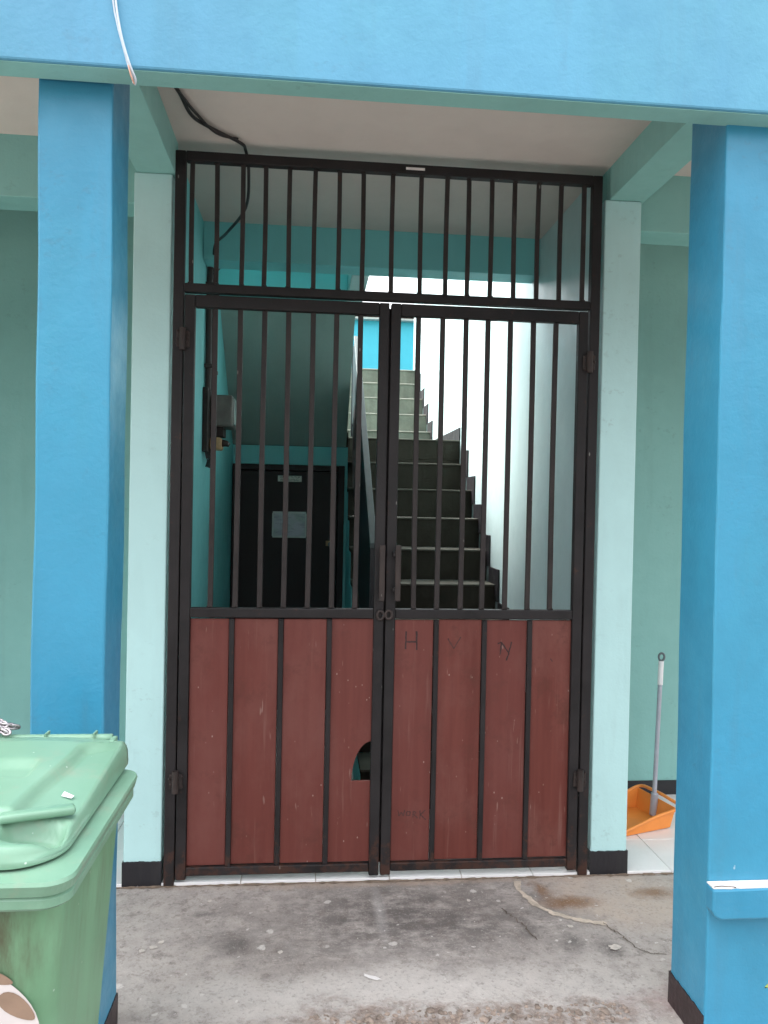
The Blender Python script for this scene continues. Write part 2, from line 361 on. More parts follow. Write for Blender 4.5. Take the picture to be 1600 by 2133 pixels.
def add_prism(bm, pts, axis, a, b, bev=0.0):
    """polygon pts extruded along axis from a to b; pts are the two other coordinates in xyz order"""
    def co(p, t):
        if axis == 'x': return (t, p[0], p[1])
        if axis == 'y': return (p[0], t, p[1])
        return (p[0], p[1], t)
    v0 = [bm.verts.new(co(p, a)) for p in pts]; v1 = [bm.verts.new(co(p, b)) for p in pts]
    n = len(pts); fs = [bm.faces.new(v0), bm.faces.new(v1[::-1])]
    for i in range(n): fs.append(bm.faces.new((v0[i], v0[(i+1) % n], v1[(i+1) % n], v1[i])))
    if bev > 0:
        bmesh.ops.recalc_face_normals(bm, faces=fs)
        es = [e for e in {e for f in fs for e in f.edges} if len(e.link_faces) == 2 and e.calc_face_angle(0) > 0.5]
        bmesh.ops.bevel(bm, geom=es, offset=bev, segments=2, affect='EDGES', profile=0.5)
def prism(name, pts, axis, a, b, mat, parent=None, bev=0.0):
    bm = bmesh.new(); add_prism(bm, pts, axis, a, b, bev); return link(name, mesh(bm, name), mat, parent)
def smoothpath(P, k=6):
    P = [Vector(p) for p in P]; out = []
    for i in range(len(P)-1):
        p0 = P[max(i-1, 0)]; p1 = P[i]; p2 = P[i+1]; p3 = P[min(i+2, len(P)-1)]
        for j in range(k):
            t = j/k
            out.append(0.5*((2*p1)+(p2-p0)*t+(2*p0-5*p1+4*p2-p3)*t*t+(3*p1-p0-3*p2+p3)*t*t*t))
    out.append(P[-1]); return out
def add_tube(bm, path, r, n=8, closed=False):
    path = [Vector(p) for p in path]; rings = []; m = len(path)
    rr = r if isinstance(r, (list, tuple)) else [r]*m
    prev = None
    for i, p in enumerate(path):
        if closed: t = path[(i+1) % m]-path[i-1]
        else: t = path[min(i+1, m-1)]-path[max(i-1, 0)]
        t.normalize()
        ref = prev if prev is not None else (Vector((0, 0, 1)) if abs(t.z) < 0.9 else Vector((1, 0, 0)))
        u = (ref - t*ref.dot(t))
        if u.length < 1e-6: u = t.orthogonal()
        u.normalize(); v = t.cross(u); prev = u
        rings.append([bm.verts.new(p+(u*math.cos(2*math.pi*k/n)+v*math.sin(2*math.pi*k/n))*rr[i]) for k in range(n)])
    for i in range(m if closed else m-1):
        a = rings[i]; b = rings[(i+1) % m]
        for k in range(n): bm.faces.new((a[k], a[(k+1) % n], b[(k+1) % n], b[k]))
    if not closed: bm.faces.new(rings[0][::-1]); bm.faces.new(rings[-1])
def tube(name, path, r, mat, parent=None, n=8, smooth=True, k=6):
    bm = bmesh.new(); add_tube(bm, smoothpath(path, k) if k > 1 else path, r, n)
    return link(name, mesh(bm, name), mat, parent, smooth=smooth)
def rrect(hw, hd, r, n=6):
    out = []
    for cx, cy, a0 in ((hw-r, hd-r, 0), (-hw+r, hd-r, 90), (-hw+r, -hd+r, 180), (hw-r, -hd+r, 270)):
        for k in range(n+1):
            a = math.radians(a0+90*k/n); out.append((cx+r*math.cos(a), cy+r*math.sin(a)))
    return out
def add_loft(bm, rings, cap0=True, cap1=True):
    R = [[bm.verts.new(p) for p in ring] for ring in rings]; n = len(R[0])
    for a, b in zip(R[:-1], R[1:]):
        for k in range(n): bm.faces.new((a[k], a[(k+1) % n], b[(k+1) % n], b[k]))
    if cap0: bm.faces.new(R[0][::-1])
    if cap1: bm.faces.new(R[-1])

# ------------------------------------------------------------------ ground
YG = 3.10; GZ = -0.010
bm = bmesh.new()
bmesh.ops.create_grid(bm, x_segments=2, y_segments=2, size=150)
for v in bm.verts: v.co.z = GZ
ground = tag(link('ground', mesh(bm, 'ground'), 'ground'), 'stained grey concrete ground in front of the gate', kind='structure')

def ribbon(name, pts, widths, z, mat, parent):
    bm = bmesh.new(); pts = [Vector((p[0], p[1], z)) for p in pts]; L = []; Rr = []
    for i, p in enumerate(pts):
        t = (pts[min(i+1, len(pts)-1)]-pts[max(i-1, 0)]).normalized(); nn = Vector((-t.y, t.x, 0))
        w = widths[i] if isinstance(widths, list) else widths
        L.append(bm.verts.new(p+nn*w*0.5)); Rr.append(bm.verts.new(p-nn*w*0.5))
    for i in range(len(pts)-1): bm.faces.new((L[i], L[i+1], Rr[i+1], Rr[i]))
    return link(name, mesh(bm, name), mat, parent)
def rough_line(P, amp, n):
    out = []
    for i in range(len(P)-1):
        a, b = Vector((*P[i], 0)), Vector((*P[i+1], 0))
        for k in range(n):
            q = a.lerp(b, k/n); out.append((q.x+random.uniform(-amp, amp), q.y+random.uniform(-amp, amp)))
    out.append(P[-1]); return out
ck = [(1.09, 2.72), (1.11, 2.665), (1.127, 2.62), (1.147, 2.55), (1.175, 2.52), (1.23, 2.51)]
l = rough_line(ck, 0.006, 6)
ribbon('crack', l, [random.uniform(0.002, 0.006) for _ in l], GZ+0.003, 'crack', ground)
sm = [(0.855, 3.04), (0.845, 2.97), (0.875, 2.87), (0.93, 2.79), (1.02, 2.735), (1.10, 2.71)]
l = rough_line(sm, 0.004, 8)
ribbon('cement_smear', l, [random.uniform(0.012, 0.030) for _ in l], GZ+0.0025, 'smear', ground)
ck = [(0.745, 2.83), (0.78, 2.75), (0.80, 2.70), (0.815, 2.62)]
l = rough_line(ck, 0.008, 6)
ribbon('crack', l, [random.uniform(0.002, 0.007) for _ in l], GZ+0.003, 'crack', ground)
l = rough_line([(-0.72, 3.070), (-0.2, 3.073), (0.4, 3.071), (0.9, 3.073), (1.34, 3.071), (1.7, 3.072)], 0.003, 26)
ribbon('grime_line', l, [random.uniform(0.004, 0.026) for _ in l], GZ+0.0022, 'grime', ground)
def splat(name, cx, cy, rx, ry, mat, ang=0.0):
    bm = bmesh.new(); n = 18; vs = []
    for k in range(n):
        a = 2*math.pi*k/n; r = random.uniform(0.65, 1.1); x = math.cos(a)*rx*r; y = math.sin(a)*ry*r
        vs.append(bm.verts.new((cx+x*math.cos(ang)-y*math.sin(ang), cy+x*math.sin(ang)+y*math.cos(ang), GZ+0.0035)))
    bm.faces.new(vs); return link(name, mesh(bm, name), mat, ground)
for x, y, rx, ry in ((-0.53, 2.635, .013, .014), (-0.495, 2.655, .020, .013), (-0.475, 2.685, .014, .014), (-0.07, 2.60, .012, .014), (1.07, 2.56, .028, .024), (0.63, 2.90, .010, .014), (-0.345, 2.95, .012, .012), (0.96, 2.70, .014, .012)):
    splat('paint_splash', x, y, rx*.8, ry*.8, 'splash')
splat('chalk_scrape', 0.225, 2.445, .040, .009, 'white_chalk_glare', -0.5)
bm = bmesh.new()
for k in range(300):
    x = random.uniform(0.02, 0.98); y = 2.275-abs(random.gauss(0, 0.06)); r = random.uniform(0.002, 0.008)+(0.008*random.random() if random.random() < 0.08 else 0)
    mt = Matrix.Translation((x, y, GZ+r*0.2)) @ Matrix.Rotation(random.uniform(0, 6.3), 4, 'Z') @ Matrix.Diagonal((r*random.uniform(.8, 1.6), r, r*random.uniform(.35, .6), 1))
    bmesh.ops.create_icosphere(bm, subdivisions=1, radius=1.0, matrix=mt)
for v in bm.verts: v.co += Vector((random.uniform(-1, 1), random.uniform(-1, 1), random.uniform(-1, 1)))*0.0018
tag(link('rubble', mesh(bm, 'rubble'), 'stone'), 'small crumbled stones along the broken concrete edge', 'rubble', kind='stuff')

# ------------------------------------------------------------------ white tile floor
fl = box('tile_floor', -5.0, 5.0, 3.090, 5.6, GZ-0.05, -0.006, 'smear', None, 0.0)
tag(fl, 'white tiled floor behind the gate and along the corridor', kind='structure')
TS = 0.2945
bm = bmesh.new(); add_box(bm, 0.0015, TS-0.0015, 0.0015, TS-0.0015, -0.012, 0.0, 0.0012, 1)
tile_me = mesh(bm, 'tile'); tile_me.materials.append(M['tile'])
x0 = 0.64-TS*5
for i in range(-3, 12):
    for j in range(0, 9):
        x = x0+i*TS; y = 3.081+j*TS
        inside = -0.87 < x < 1.17
        if not inside and y > 3.85: continue
        link('tile', tile_me, None, fl, loc=(x, y, random.uniform(-0.0006, 0.0006)))

# ------------------------------------------------------------------ the building
bld = thing('building', 'blue and teal painted building with a porch, gate opening and stairwell', 'building', (0.3, 3.1, 0))
# front beam in pale blue, with the wall of the upper storey
o = box('fascia_beam', -5.5, 5.5, 1.990, 2.070, 2.5655, 6.0, 'fascia', bld, 0.006)
tag(o, 'pale blue front beam above the porch')
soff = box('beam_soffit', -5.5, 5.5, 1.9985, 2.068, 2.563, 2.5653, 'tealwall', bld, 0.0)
PL = ((-0.712, -0.525, 2.085, 2.268, 'blue porch pillar behind the green bin'), (1.125, 1.345, 2.060, 2.268, 'blue porch pillar with a ledge'))
for x0_, x1_, y0_, y1_, lab in PL:
    bm = bmesh.new(); add_box(bm, x0_, x1_, y0_, y1_, GZ-0.05, 2.754, 0.006, 2)
    bmesh.ops.subdivide_edges(bm, edges=[e for e in bm.edges if abs(e.verts[0].co.z-e.verts[1].co.z) > 1], cuts=40)
    for v in bm.verts:
        s = math.sin(v.co.z*3.1+x0_*5)*0.002+math.sin(v.co.z*9.7+x0_*3+v.co.y*7)*0.0012+random.uniform(-1, 1)*0.0004
        v.co.x += s; v.co.y += s*0.6
    p = tag(link('pillar', mesh(bm, 'pillar'), 'blue', bld), lab)
    sk = 0.085
    wavy_skirting('skirting', x0_-0.004, x1_+0.004, y0_+(0.004 if x0_ > 0 else -0.004), y1_+0.004, GZ-0.05, sk, 'skirtbrown', p)
    if x0_ > 0:
        bm = bmesh.new()
        add_prism(bm, [(1.118, 0.46), (1.118, 0.40), (1.124, 0.385), (1.142, 0.375), (1.36, 0.374), (1.36, 0.462)], 'y', 2.018, 2.0625, 0.006)
        lg = tag(link('ledge', mesh(bm, 'ledge'), 'blue', p), 'ledge across the front of the pillar with glare painted on its top')
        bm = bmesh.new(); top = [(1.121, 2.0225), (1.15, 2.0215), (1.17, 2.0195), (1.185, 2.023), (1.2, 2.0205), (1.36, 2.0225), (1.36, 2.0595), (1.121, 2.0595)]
        add_prism(bm, top, 'z', 0.4605, 0.4640); link('glare_top', mesh(bm, 'glare_top'), 'white_chalk_glare', p)  # bright glare on the ledge, painted as a white sheet
        tube('paint_crack', [(1.124, 2.026, 0.4645), (1.145, 2.029, 0.465), (1.165, 2.026, 0.4648), (1.185, 2.0215, 0.4645)], 0.0016, 'crack', p, 5)
# slim teal piers either side of the gate
for x0_, x1_, lab in ((-0.697, -0.552, 'pale teal pier left of the gate'), (1.176, 1.330, 'pale teal pier right of the gate')):
    p = tag(box('pier', x0_, x1_, 3.088, 3.24, -0.05, 2.756, 'teal', bld, 0.005), lab)
    wavy_skirting('skirting', x0_-0.003, x1_+0.003, 3.082, 3.2375, -0.05, 0.085, 'skirt', p)
# beams above the piers running back from the pillars, and beams across the corridor
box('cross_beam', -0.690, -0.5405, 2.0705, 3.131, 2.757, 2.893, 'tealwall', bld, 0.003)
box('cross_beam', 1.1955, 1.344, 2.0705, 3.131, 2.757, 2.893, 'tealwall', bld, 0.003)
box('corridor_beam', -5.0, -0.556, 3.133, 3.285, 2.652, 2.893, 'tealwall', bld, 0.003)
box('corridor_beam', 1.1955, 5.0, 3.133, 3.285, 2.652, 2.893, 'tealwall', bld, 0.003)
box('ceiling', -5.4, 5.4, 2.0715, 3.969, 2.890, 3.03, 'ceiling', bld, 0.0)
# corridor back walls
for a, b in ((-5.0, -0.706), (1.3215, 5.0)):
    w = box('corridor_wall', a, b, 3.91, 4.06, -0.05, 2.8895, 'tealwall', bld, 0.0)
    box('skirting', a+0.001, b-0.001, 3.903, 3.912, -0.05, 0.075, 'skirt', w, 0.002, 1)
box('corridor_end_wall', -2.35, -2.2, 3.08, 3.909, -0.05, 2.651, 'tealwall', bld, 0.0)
# stairwell walls
box('stairwell_wall', 1.170, 1.320, 3.2405, 9.05, -0.05, 4.7, 'stairwall', bld, 0.003)
tag(bld.children[-1], 'pale wall along the right of the stairs')
box('stairwell_wall', -0.705, -0.555, 3.2405, 5.4, -0.05, 4.2, 'tealdeep', bld, 0.003)
tag(bld.children[-1], 'deep teal wall carrying the electricity meter')
box('stairwell_wall', -0.705, -0.555, 5.401, 9.05, -0.05, 3.1, 'tealdeep', bld, 0.003)
box('stairwell_beam', -0.554, 1.169, 3.97, 4.12, 2.70, 3.03, 'tealdeep', bld, 0.004)
box('stairwell_beam', 0.195, 0.290, 4.121, 4.66, 2.699, 3.03, 'teal', bld, 0.004)
box('stairwell_beam', -0.554, 0.194, 4.50, 4.66, 2.69, 3.03, 'tealdeep', bld, 0.004)
box('door_wall', 0.245, 0.2645, 5.60, 5.66, -0.05, 1.7620, 'tealdeep', bld, 0.0)
box('door_wall', -0.554, 0.2645, 5.60, 5.70, 1.7625, 1.895, 'tealdeep', bld, 0.0)
box('door_wall', -0.554, 0.2645, 5.662, 5.72, -0.05, 1.7620, 'tealdeep', bld, 0.0)
# upper storey behind the front beam
box('upper_wall', -5.4, 5.4, 3.975, 4.10, 3.031, 5.8, 'tealwall', bld, 0.0)
box('stairwell_wall', -0.705, -0.555, 4.11, 5.4, 4.201, 4.7, 'tealwall', bld, 0.0)  # unseen strip added below the shade roof to keep sky light out
box('added_shade_roof', -0.75, 1.36, 4.11, 5.4, 4.701, 4.85, 'ceiling', bld, 0.0)  # unseen slab added and sized to darken the lower flight
box('upper_roof', -5.6, 5.6, 2.0715, 4.3, 5.8, 5.95, 'ceiling', bld, 0.0)

# ------------------------------------------------------------------ staircase
st = thing('staircase', 'grey concrete staircase climbing to a bright opening behind the gate', 'staircase', (0.72, 3.756, 0))
R_ = 0.2008; T_ = 0.2550; NY = 3.756; XL = 0.270; XR = 1.1695
def step(y, z, depth, mat='step', xl=XL):
    s = box('step', xl, XR, y+0.012, y+depth+0.012, z-R_-0.0, z-0.0125, mat, st, 0.002, 1)
    box('nosing', xl-0.002, XR-0.001, y+random.uniform(0, .004), y+depth+0.010, z-0.012, z, 'nosing' if mat == 'step' else 'nosinglit', s, 0.004, 2)
    yb = y-0.085
    pts = [(yb, z+0.10), (yb, z-R_+0.10), (y-0.0005, z-R_+0.10), (y-0.0005, z+0.001), (y+depth-0.085, z+0.001), (y+depth-0.085, z+0.10)]
    bm = bmesh.new(); add_prism(bm, pts, 'x', 1.1600, 1.1690); link('skirting', mesh(bm, 'skirting'), 'skirt', s)
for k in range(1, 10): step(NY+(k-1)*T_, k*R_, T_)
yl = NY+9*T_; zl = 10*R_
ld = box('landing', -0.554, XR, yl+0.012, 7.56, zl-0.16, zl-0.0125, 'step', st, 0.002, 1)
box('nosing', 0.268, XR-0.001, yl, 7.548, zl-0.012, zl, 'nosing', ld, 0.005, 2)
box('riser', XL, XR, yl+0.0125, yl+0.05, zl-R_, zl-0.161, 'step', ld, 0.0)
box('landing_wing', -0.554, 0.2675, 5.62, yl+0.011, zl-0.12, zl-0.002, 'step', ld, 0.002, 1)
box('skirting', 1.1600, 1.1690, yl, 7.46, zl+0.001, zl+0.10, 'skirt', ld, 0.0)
for u in range(1, 6): step(7.55+(u-1)*0.30, zl+u*0.2008, 0.30 if u < 5 else 0.05, 'steplit')
# painted flank of the stair
pts = [(NY+0.02, -0.05)]
for k in range(1, 10): pts += [(NY+(k-1)*T_+0.02, k*R_-0.03), (NY+k*T_+0.02, k*R_-0.03)]
pts += [(yl+0.02, zl-0.165), (yl+0.02, -0.05)]
prism('flank_wall', pts, 'x', 0.2655, 0.30, 'tealdeep', st)
# return flight seen from below
pts = [(5.62, 1.90), (4.661, 2.70), (4.661, 3.0), (4.84, 3.0), (4.84, 2.8), (5.10, 2.8), (5.10, 2.6), (5.36, 2.6), (5.36, 2.4), (5.61, 2.4), (5.61, 2.2), (5.87, 2.2), (5.87, 2.012), (5.62, 2.012)]
o = prism('sloping_slab', pts, 'x', -0.5545, 0.252, 'soffit', st); tag(o, 'grey green underside of the return flight')
# black boarded railing with a grey cap
yr0, zr0, yr1, zr1 = 3.90, 1.29, 5.80, 2.735
rp = prism('railing_panel', [(yr0, 0.30), (yr0, zr0-0.02), (yr1, zr1-0.02), (yr1, 1.75)], 'x', 0.306, 0.334, 'railing', st, 0.002)
tag(rp, 'black boarded railing on the open side of the stairs')
prism('railing_cap', [(yr0-0.01, zr0-0.019), (yr0-0.01, zr0+0.008), (yr1+0.01, zr1+0.008), (yr1+0.01, zr1-0.019)], 'x', 0.303, 0.340, 'railcap', st, 0.003)
box('newel_post', 0.302, 0.338, 5.985, 6.03, zl+0.001, 2.70, 'railing', st, 0.003)
bm = bmesh.new(); add_prism(bm, [(5.801, 2.10), (5.801, 2.72), (5.984, 2.69), (5.984, 2.10)], 'x', 0.308, 0.332); link('railing_infill', mesh(bm, 'railing_infill'), 'railing', st)

# rooftop level beyond the stairs
ter = box('terrace_floor', -6.0, 8.0, 8.80, 30.0, 2.85, 3.0, 'step', None, 0.0)
tag(ter, 'flat terrace floor at the head of the stairs', kind='structure')
bh = thing('house', 'bright cyan house wall with a rusty roof edge beyond the stairs', 'house', (1.0, 11.0, 3.0))
box('wall', -3.0, 5.0, 11.0, 11.2, 2.99, 4.075, 'backblue', bh, 0.0)
box('gutter_trim', -3.05, 5.05, 10.90, 11.21, 4.077, 4.105, 'trim', bh, 0.003)
bm = bmesh.new(); nseg = 640; va = []
for i in range(nseg+1):
    x = -3.1+8.2*i/nseg; dz = 0.011*math.sin(2*math.pi*x/0.076)
    va.append([bm.verts.new((x, y, z+dz)) for y, z in ((10.86, 4.180), (12.6, 4.23), (12.6, 4.21), (10.86, 4.125))])
for a, b in zip(va[:-1], va[1:]):
    for k in range(4): bm.faces.new((a[k], b[k], b[(k+1) % 4], a[(k+1) % 4]))
link('roof', mesh(bm, 'roof'), 'rust', bh)

# ------------------------------------------------------------------ door under the stairs
dr = thing('door', 'dark brown door under the sloping stair slab', 'door', (-0.15, 5.60, 0))
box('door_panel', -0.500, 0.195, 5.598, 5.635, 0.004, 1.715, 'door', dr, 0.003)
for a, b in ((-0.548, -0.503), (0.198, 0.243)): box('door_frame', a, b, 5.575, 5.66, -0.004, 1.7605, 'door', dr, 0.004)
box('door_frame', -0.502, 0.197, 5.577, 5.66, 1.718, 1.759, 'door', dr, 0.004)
pl = box('lock_plate', 0.118, 0.178, 5.588, 5.5975, 1.185, 1.222, 'breaker', dr, 0.002)
bm = bmesh.new(); add_tube(bm, [(0.150, 5.588, 1.20), (0.150, 5.55, 1.20), (0.150, 5.54, 1.20)], [0.008, 0.010, 0.018], 10); link('door_knob', mesh(bm, 'door_knob'), 'darkplastic', dr)
def text_mesh(name, body, size, loc, mat, parent):
    cu = bpy.data.curves.new(name, 'FONT'); cu.body = body; cu.size = size; cu.extrude = 0.0004; cu.align_x = 'CENTER'
    t = bpy.data.objects.new('tmp', cu); COL.objects.link(t)
    dg = bpy.context.evaluated_depsgraph_get(); me = bpy.data.meshes.new_from_object(t.evaluated_get(dg))
    bpy.data.objects.remove(t); me.transform(Matrix.Rotation(math.pi/2, 4, 'X'))
    me.materials.clear(); return link(name, me, mat, parent, loc=loc)
sg = thing('sign', 'small cream lettered sign at the top of the dark door', 'sign', (-0.146, 5.5965, 1.64))
box('sign_plate', -0.231, -0.062, 5.5935, 5.5975, 1.640, 1.682, 'paper', sg, 0.001, 1)
text_mesh('lettering', 'HARAP TUTUP', 0.0215, (-0.1465, 5.5930, 1.6640), 'ink', sg)
text_mesh('lettering', 'PINTU KEMBALI', 0.0190, (-0.1465, 5.5930, 1.6460), 'ink', sg)
nt = thing('notice', 'pale printed notice taped to the dark door', 'notice', (-0.142, 5.5965, 1.24))
box('sheet', -0.260, -0.028, 5.5945, 5.5975, 1.246, 1.420, 'poster', nt, 0.0)
for a, b, c, d in ((-0.262, -0.026, 1.413, 1.426), (-0.262, -0.026, 1.240, 1.251), (-0.266, -0.255, 1.250, 1.414), (-0.033, -0.022, 1.250, 1.414)):
    box('tape', a, b, 5.5925, 5.5940, c, d, 'meterglass', nt, 0.0)

# ------------------------------------------------------------------ electricity meter on the left wall
mt = thing('electricity_meter', 'grey electricity meter on a dark board on the teal wall', 'meter', (-0.55, 4.2, 1.75))
box('backboard', -0.5545, -0.528, 4.04, 4.36, 1.745, 2.075, 'board', mt, 0.004)
mc = box('meter_case', -0.527, -0.412, 4.135, 4.355, 1.885, 2.050, 'meter', mt, 0.012, 3)
box('meter_window', -0.4115, -0.405, 4.165, 4.325, 1.90, 2.035, 'meterglass', mc, 0.002)
box('terminal_box', -0.527, -0.462, 4.17, 4.30, 1.835, 1.884, 'board', mt, 0.004)
br = box('breaker', -0.527, -0.468, 4.12, 4.24, 1.762, 1.826, 'breaker', mt, 0.010, 3)
bm = bmesh.new(); add_tube(bm, [(-0.468, 4.18, 1.80), (-0.445, 4.18, 1.798), (-0.430, 4.18, 1.79)], [0.020, 0.016, 0.010], 10); link('breaker_knob', mesh(bm, 'breaker_knob'), 'rusty', mt, smooth=True)
for k in range(5):
    y = 4.06+0.05*k
    tube('loose_wire', [(-0.54, y, 1.75), (-0.535, y+0.005, 1.72), (-0.53, y+0.02, 1.70+0.01*k), (-0.54, y+0.03, 1.67)], 0.003, 'cable', mt, 6)
for y, r in ((4.095, 0.016), (4.30, 0.011)):
    cd = thing('conduit', 'brown conduit running up from the meter, %s' % ('nearer the gate' if y < 4.2 else 'farther from the gate'), 'pipe', (-0.54, y, 2.07), 'conduits above the meter')
    tube('pipe', [(-0.536, y, 2.06), (-0.536, y+0.004, 2.2), (-0.537, y, 2.45), (-0.536, y+0.01, 2.72)], r, 'conduit', cd, 10)
    for z in (2.18, 2.60): box('clip', -0.5545, -0.512, y-r-0.004, y+r+0.008, z, z+0.02, 'conduit', cd, 0.002, 1)
cb = thing('cable_clamp', 'tangle of black cable clamps at the top of the conduits', 'clamp', (-0.54, 4.2, 2.7))
for a, b, r in (((-0.535, 4.10, 2.69), (-0.50, 4.16, 2.84), 0.013), ((-0.535, 4.22, 2.70), (-0.455, 4.28, 2.86), 0.012), ((-0.54, 4.12, 2.72), (-0.50, 4.05, 2.80), 0.010), ((-0.53, 4.16, 2.70), (-0.49, 4.20, 2.76), 0.015)):
    m_ = (Vector(a)+Vector(b))*0.5+Vector((0.008, 0, 0)); tube('clamp_arm', [a, m_, b], r, 'cable', cb, 8)

# black cable along the ceiling, over the gate and down to the meter
bc = thing('black_cable', 'black cable sagging under the ceiling and over the gate to the meter', 'cable', (-0.27, 3.1, 2.87))
tube('cable_core', [(-0.50, 2.60, 2.886), (-0.47, 2.71, 2.882), (-0.447, 2.85, 2.872), (-0.392, 2.95, 2.878), (-0.295, 3.05, 2.876), (-0.276, 3.10, 2.868), (-0.268, 3.16, 2.80), (-0.29, 3.30, 2.72), (-0.39, 3.55, 2.70), (-0.48, 3.85, 2.74), (-0.51, 4.03, 2.72), (-0.52, 4.10, 2.72)], 0.0065, 'cable', bc, 8)
tube('cable_strand', [(-0.495, 2.60, 2.882), (-0.462, 2.72, 2.876), (-0.435, 2.84, 2.880), (-0.375, 2.97, 2.870), (-0.300, 3.03, 2.880)], 0.005, 'cable', bc, 8)
# pale cable hanging over the front beam
wc = thing('pale_cable', 'pair of pale cables hanging down the face of the blue beam', 'cable', (-0.46, 1.98, 2.53))
tube('cable_core', [(-0.62, 1.984, 5.9), (-0.585, 1.984, 4.2), (-0.545, 1.983, 3.2), (-0.530, 1.982, 2.95), (-0.507, 1.981, 2.74), (-0.494, 1.981, 2.667), (-0.478, 1.980, 2.609), (-0.463, 1.980, 2.557), (-0.4555, 1.984, 2.538), (-0.456, 1.995, 2.530)], 0.0026, 'cablewhite', wc, 8)
tube('cable_core', [(-0.61, 1.984, 5.9), (-0.57, 1.984, 4.2), (-0.533, 1.983, 3.2), (-0.520, 1.982, 2.95), (-0.500, 1.980, 2.74), (-0.489, 1.977, 2.667), (-0.476, 1.975, 2.612), (-0.459, 1.976, 2.560), (-0.449, 1.984, 2.536), (-0.452, 1.995, 2.526)], 0.0026, 'cablewhite', wc, 8)
tube('bare_wire', [(-0.464, 1.976, 2.563), (-0.4605, 1.976, 2.548), (-0.456, 1.980, 2.534), (-0.453, 1.990, 2.526)], 0.0022, 'cablepink', wc, 6)

# ------------------------------------------------------------------ gate
GY0, GY1 = 3.075, 3.112           # tube depth of frame and leaves
gf = thing('steel_gateway', 'black steel gateway with a fixed barred panel above the two leaves', 'gateway', (0.31, 3.09, 0))
XA, XB = -0.541, 1.160
box('post', XA, XA+0.040, GY0, GY1, -0.012, 2.846, 'steel', gf, 0.004)
box('post', XB-0.040, XB, GY0, GY1, -0.012, 2.846, 'steel', gf, 0.004)
box('top_rail', XA+0.0405, XB-0.0405, GY0, GY1, 2.808, 2.846, 'steel', gf, 0.004)
box('transom_rail', XA+0.0405, XB-0.0405, GY0, GY1, 2.303, 2.337, 'steel', gf, 0.004)
def px2x(u, v):      # pixel column to X on the gate plane (used for the uneven bar spacing)
    x = (u-800)/FPX; y = -(v-1066.5)/FPX
    x, y = x*math.cos(ROLL)-y*math.sin(ROLL), x*math.sin(ROLL)+y*math.cos(ROLL)
    d = rt*x+up*y+fw; return d.x/d.y*3.094
def bar_mesh(w, d, h):
    bm = bmesh.new(); add_box(bm, -w/2, w/2, -d/2, d/2, 0, h, 0.003, 2)
    bmesh.ops.subdivide_edges(bm, edges=[e for e in bm.edges if abs(e.verts[0].co.z-e.verts[1].co.z) > h*0.5], cuts=6)
    for v in bm.verts: v.co.x += 0.0012*math.sin(v.co.z/h*math.pi); v.co.y += 0.001*math.sin(v.co.z/h*5)
    for z in (0.003, h-0.003):
        for k in range(5): bmesh.ops.create_icosphere(bm, subdivisions=1, radius=random.uniform(.003, .0055), matrix=Matrix.Translation((random.uniform(-w*.55, w*.55), -d*0.45+random.uniform(-.002, .002), z)))
    me = mesh(bm, 'bar'); me.materials.append(M['bar']); return me
tb = bar_mesh(0.018, 0.014, 0.470)
TX = [px2x(u, 475) for u in (400, 452, 505, 552, 603, 655, 706, 756, 817, 877, 930, 975, 1023, 1072, 1120, 1167, 1215)]
for x in TX:
    o = link('bar', tb, None, gf, loc=(x, 3.094, 2.3375)); o.rotation_euler.y = random.uniform(-.004, .004); o.scale.x = random.choice((-1, 1))
box('paint_patch', px2x(845, 345), px2x(884, 345), 3.0735, 3.0748, 2.822, 2.832, 'white_chalk_glare', gf, 0.0)
lb = bar_mesh(0.0205, 0.014, 1.1675); mb = bar_mesh(0.0195, 0.018, 0.9745)
lb.materials.clear(); lb.materials.append(M['bar']); mb.materials.clear(); mb.materials.append(M['steel'])
ZB, ZM0, ZM1, ZT0, ZT1 = 0.027, 1.040, 1.078, 2.246, 2.294
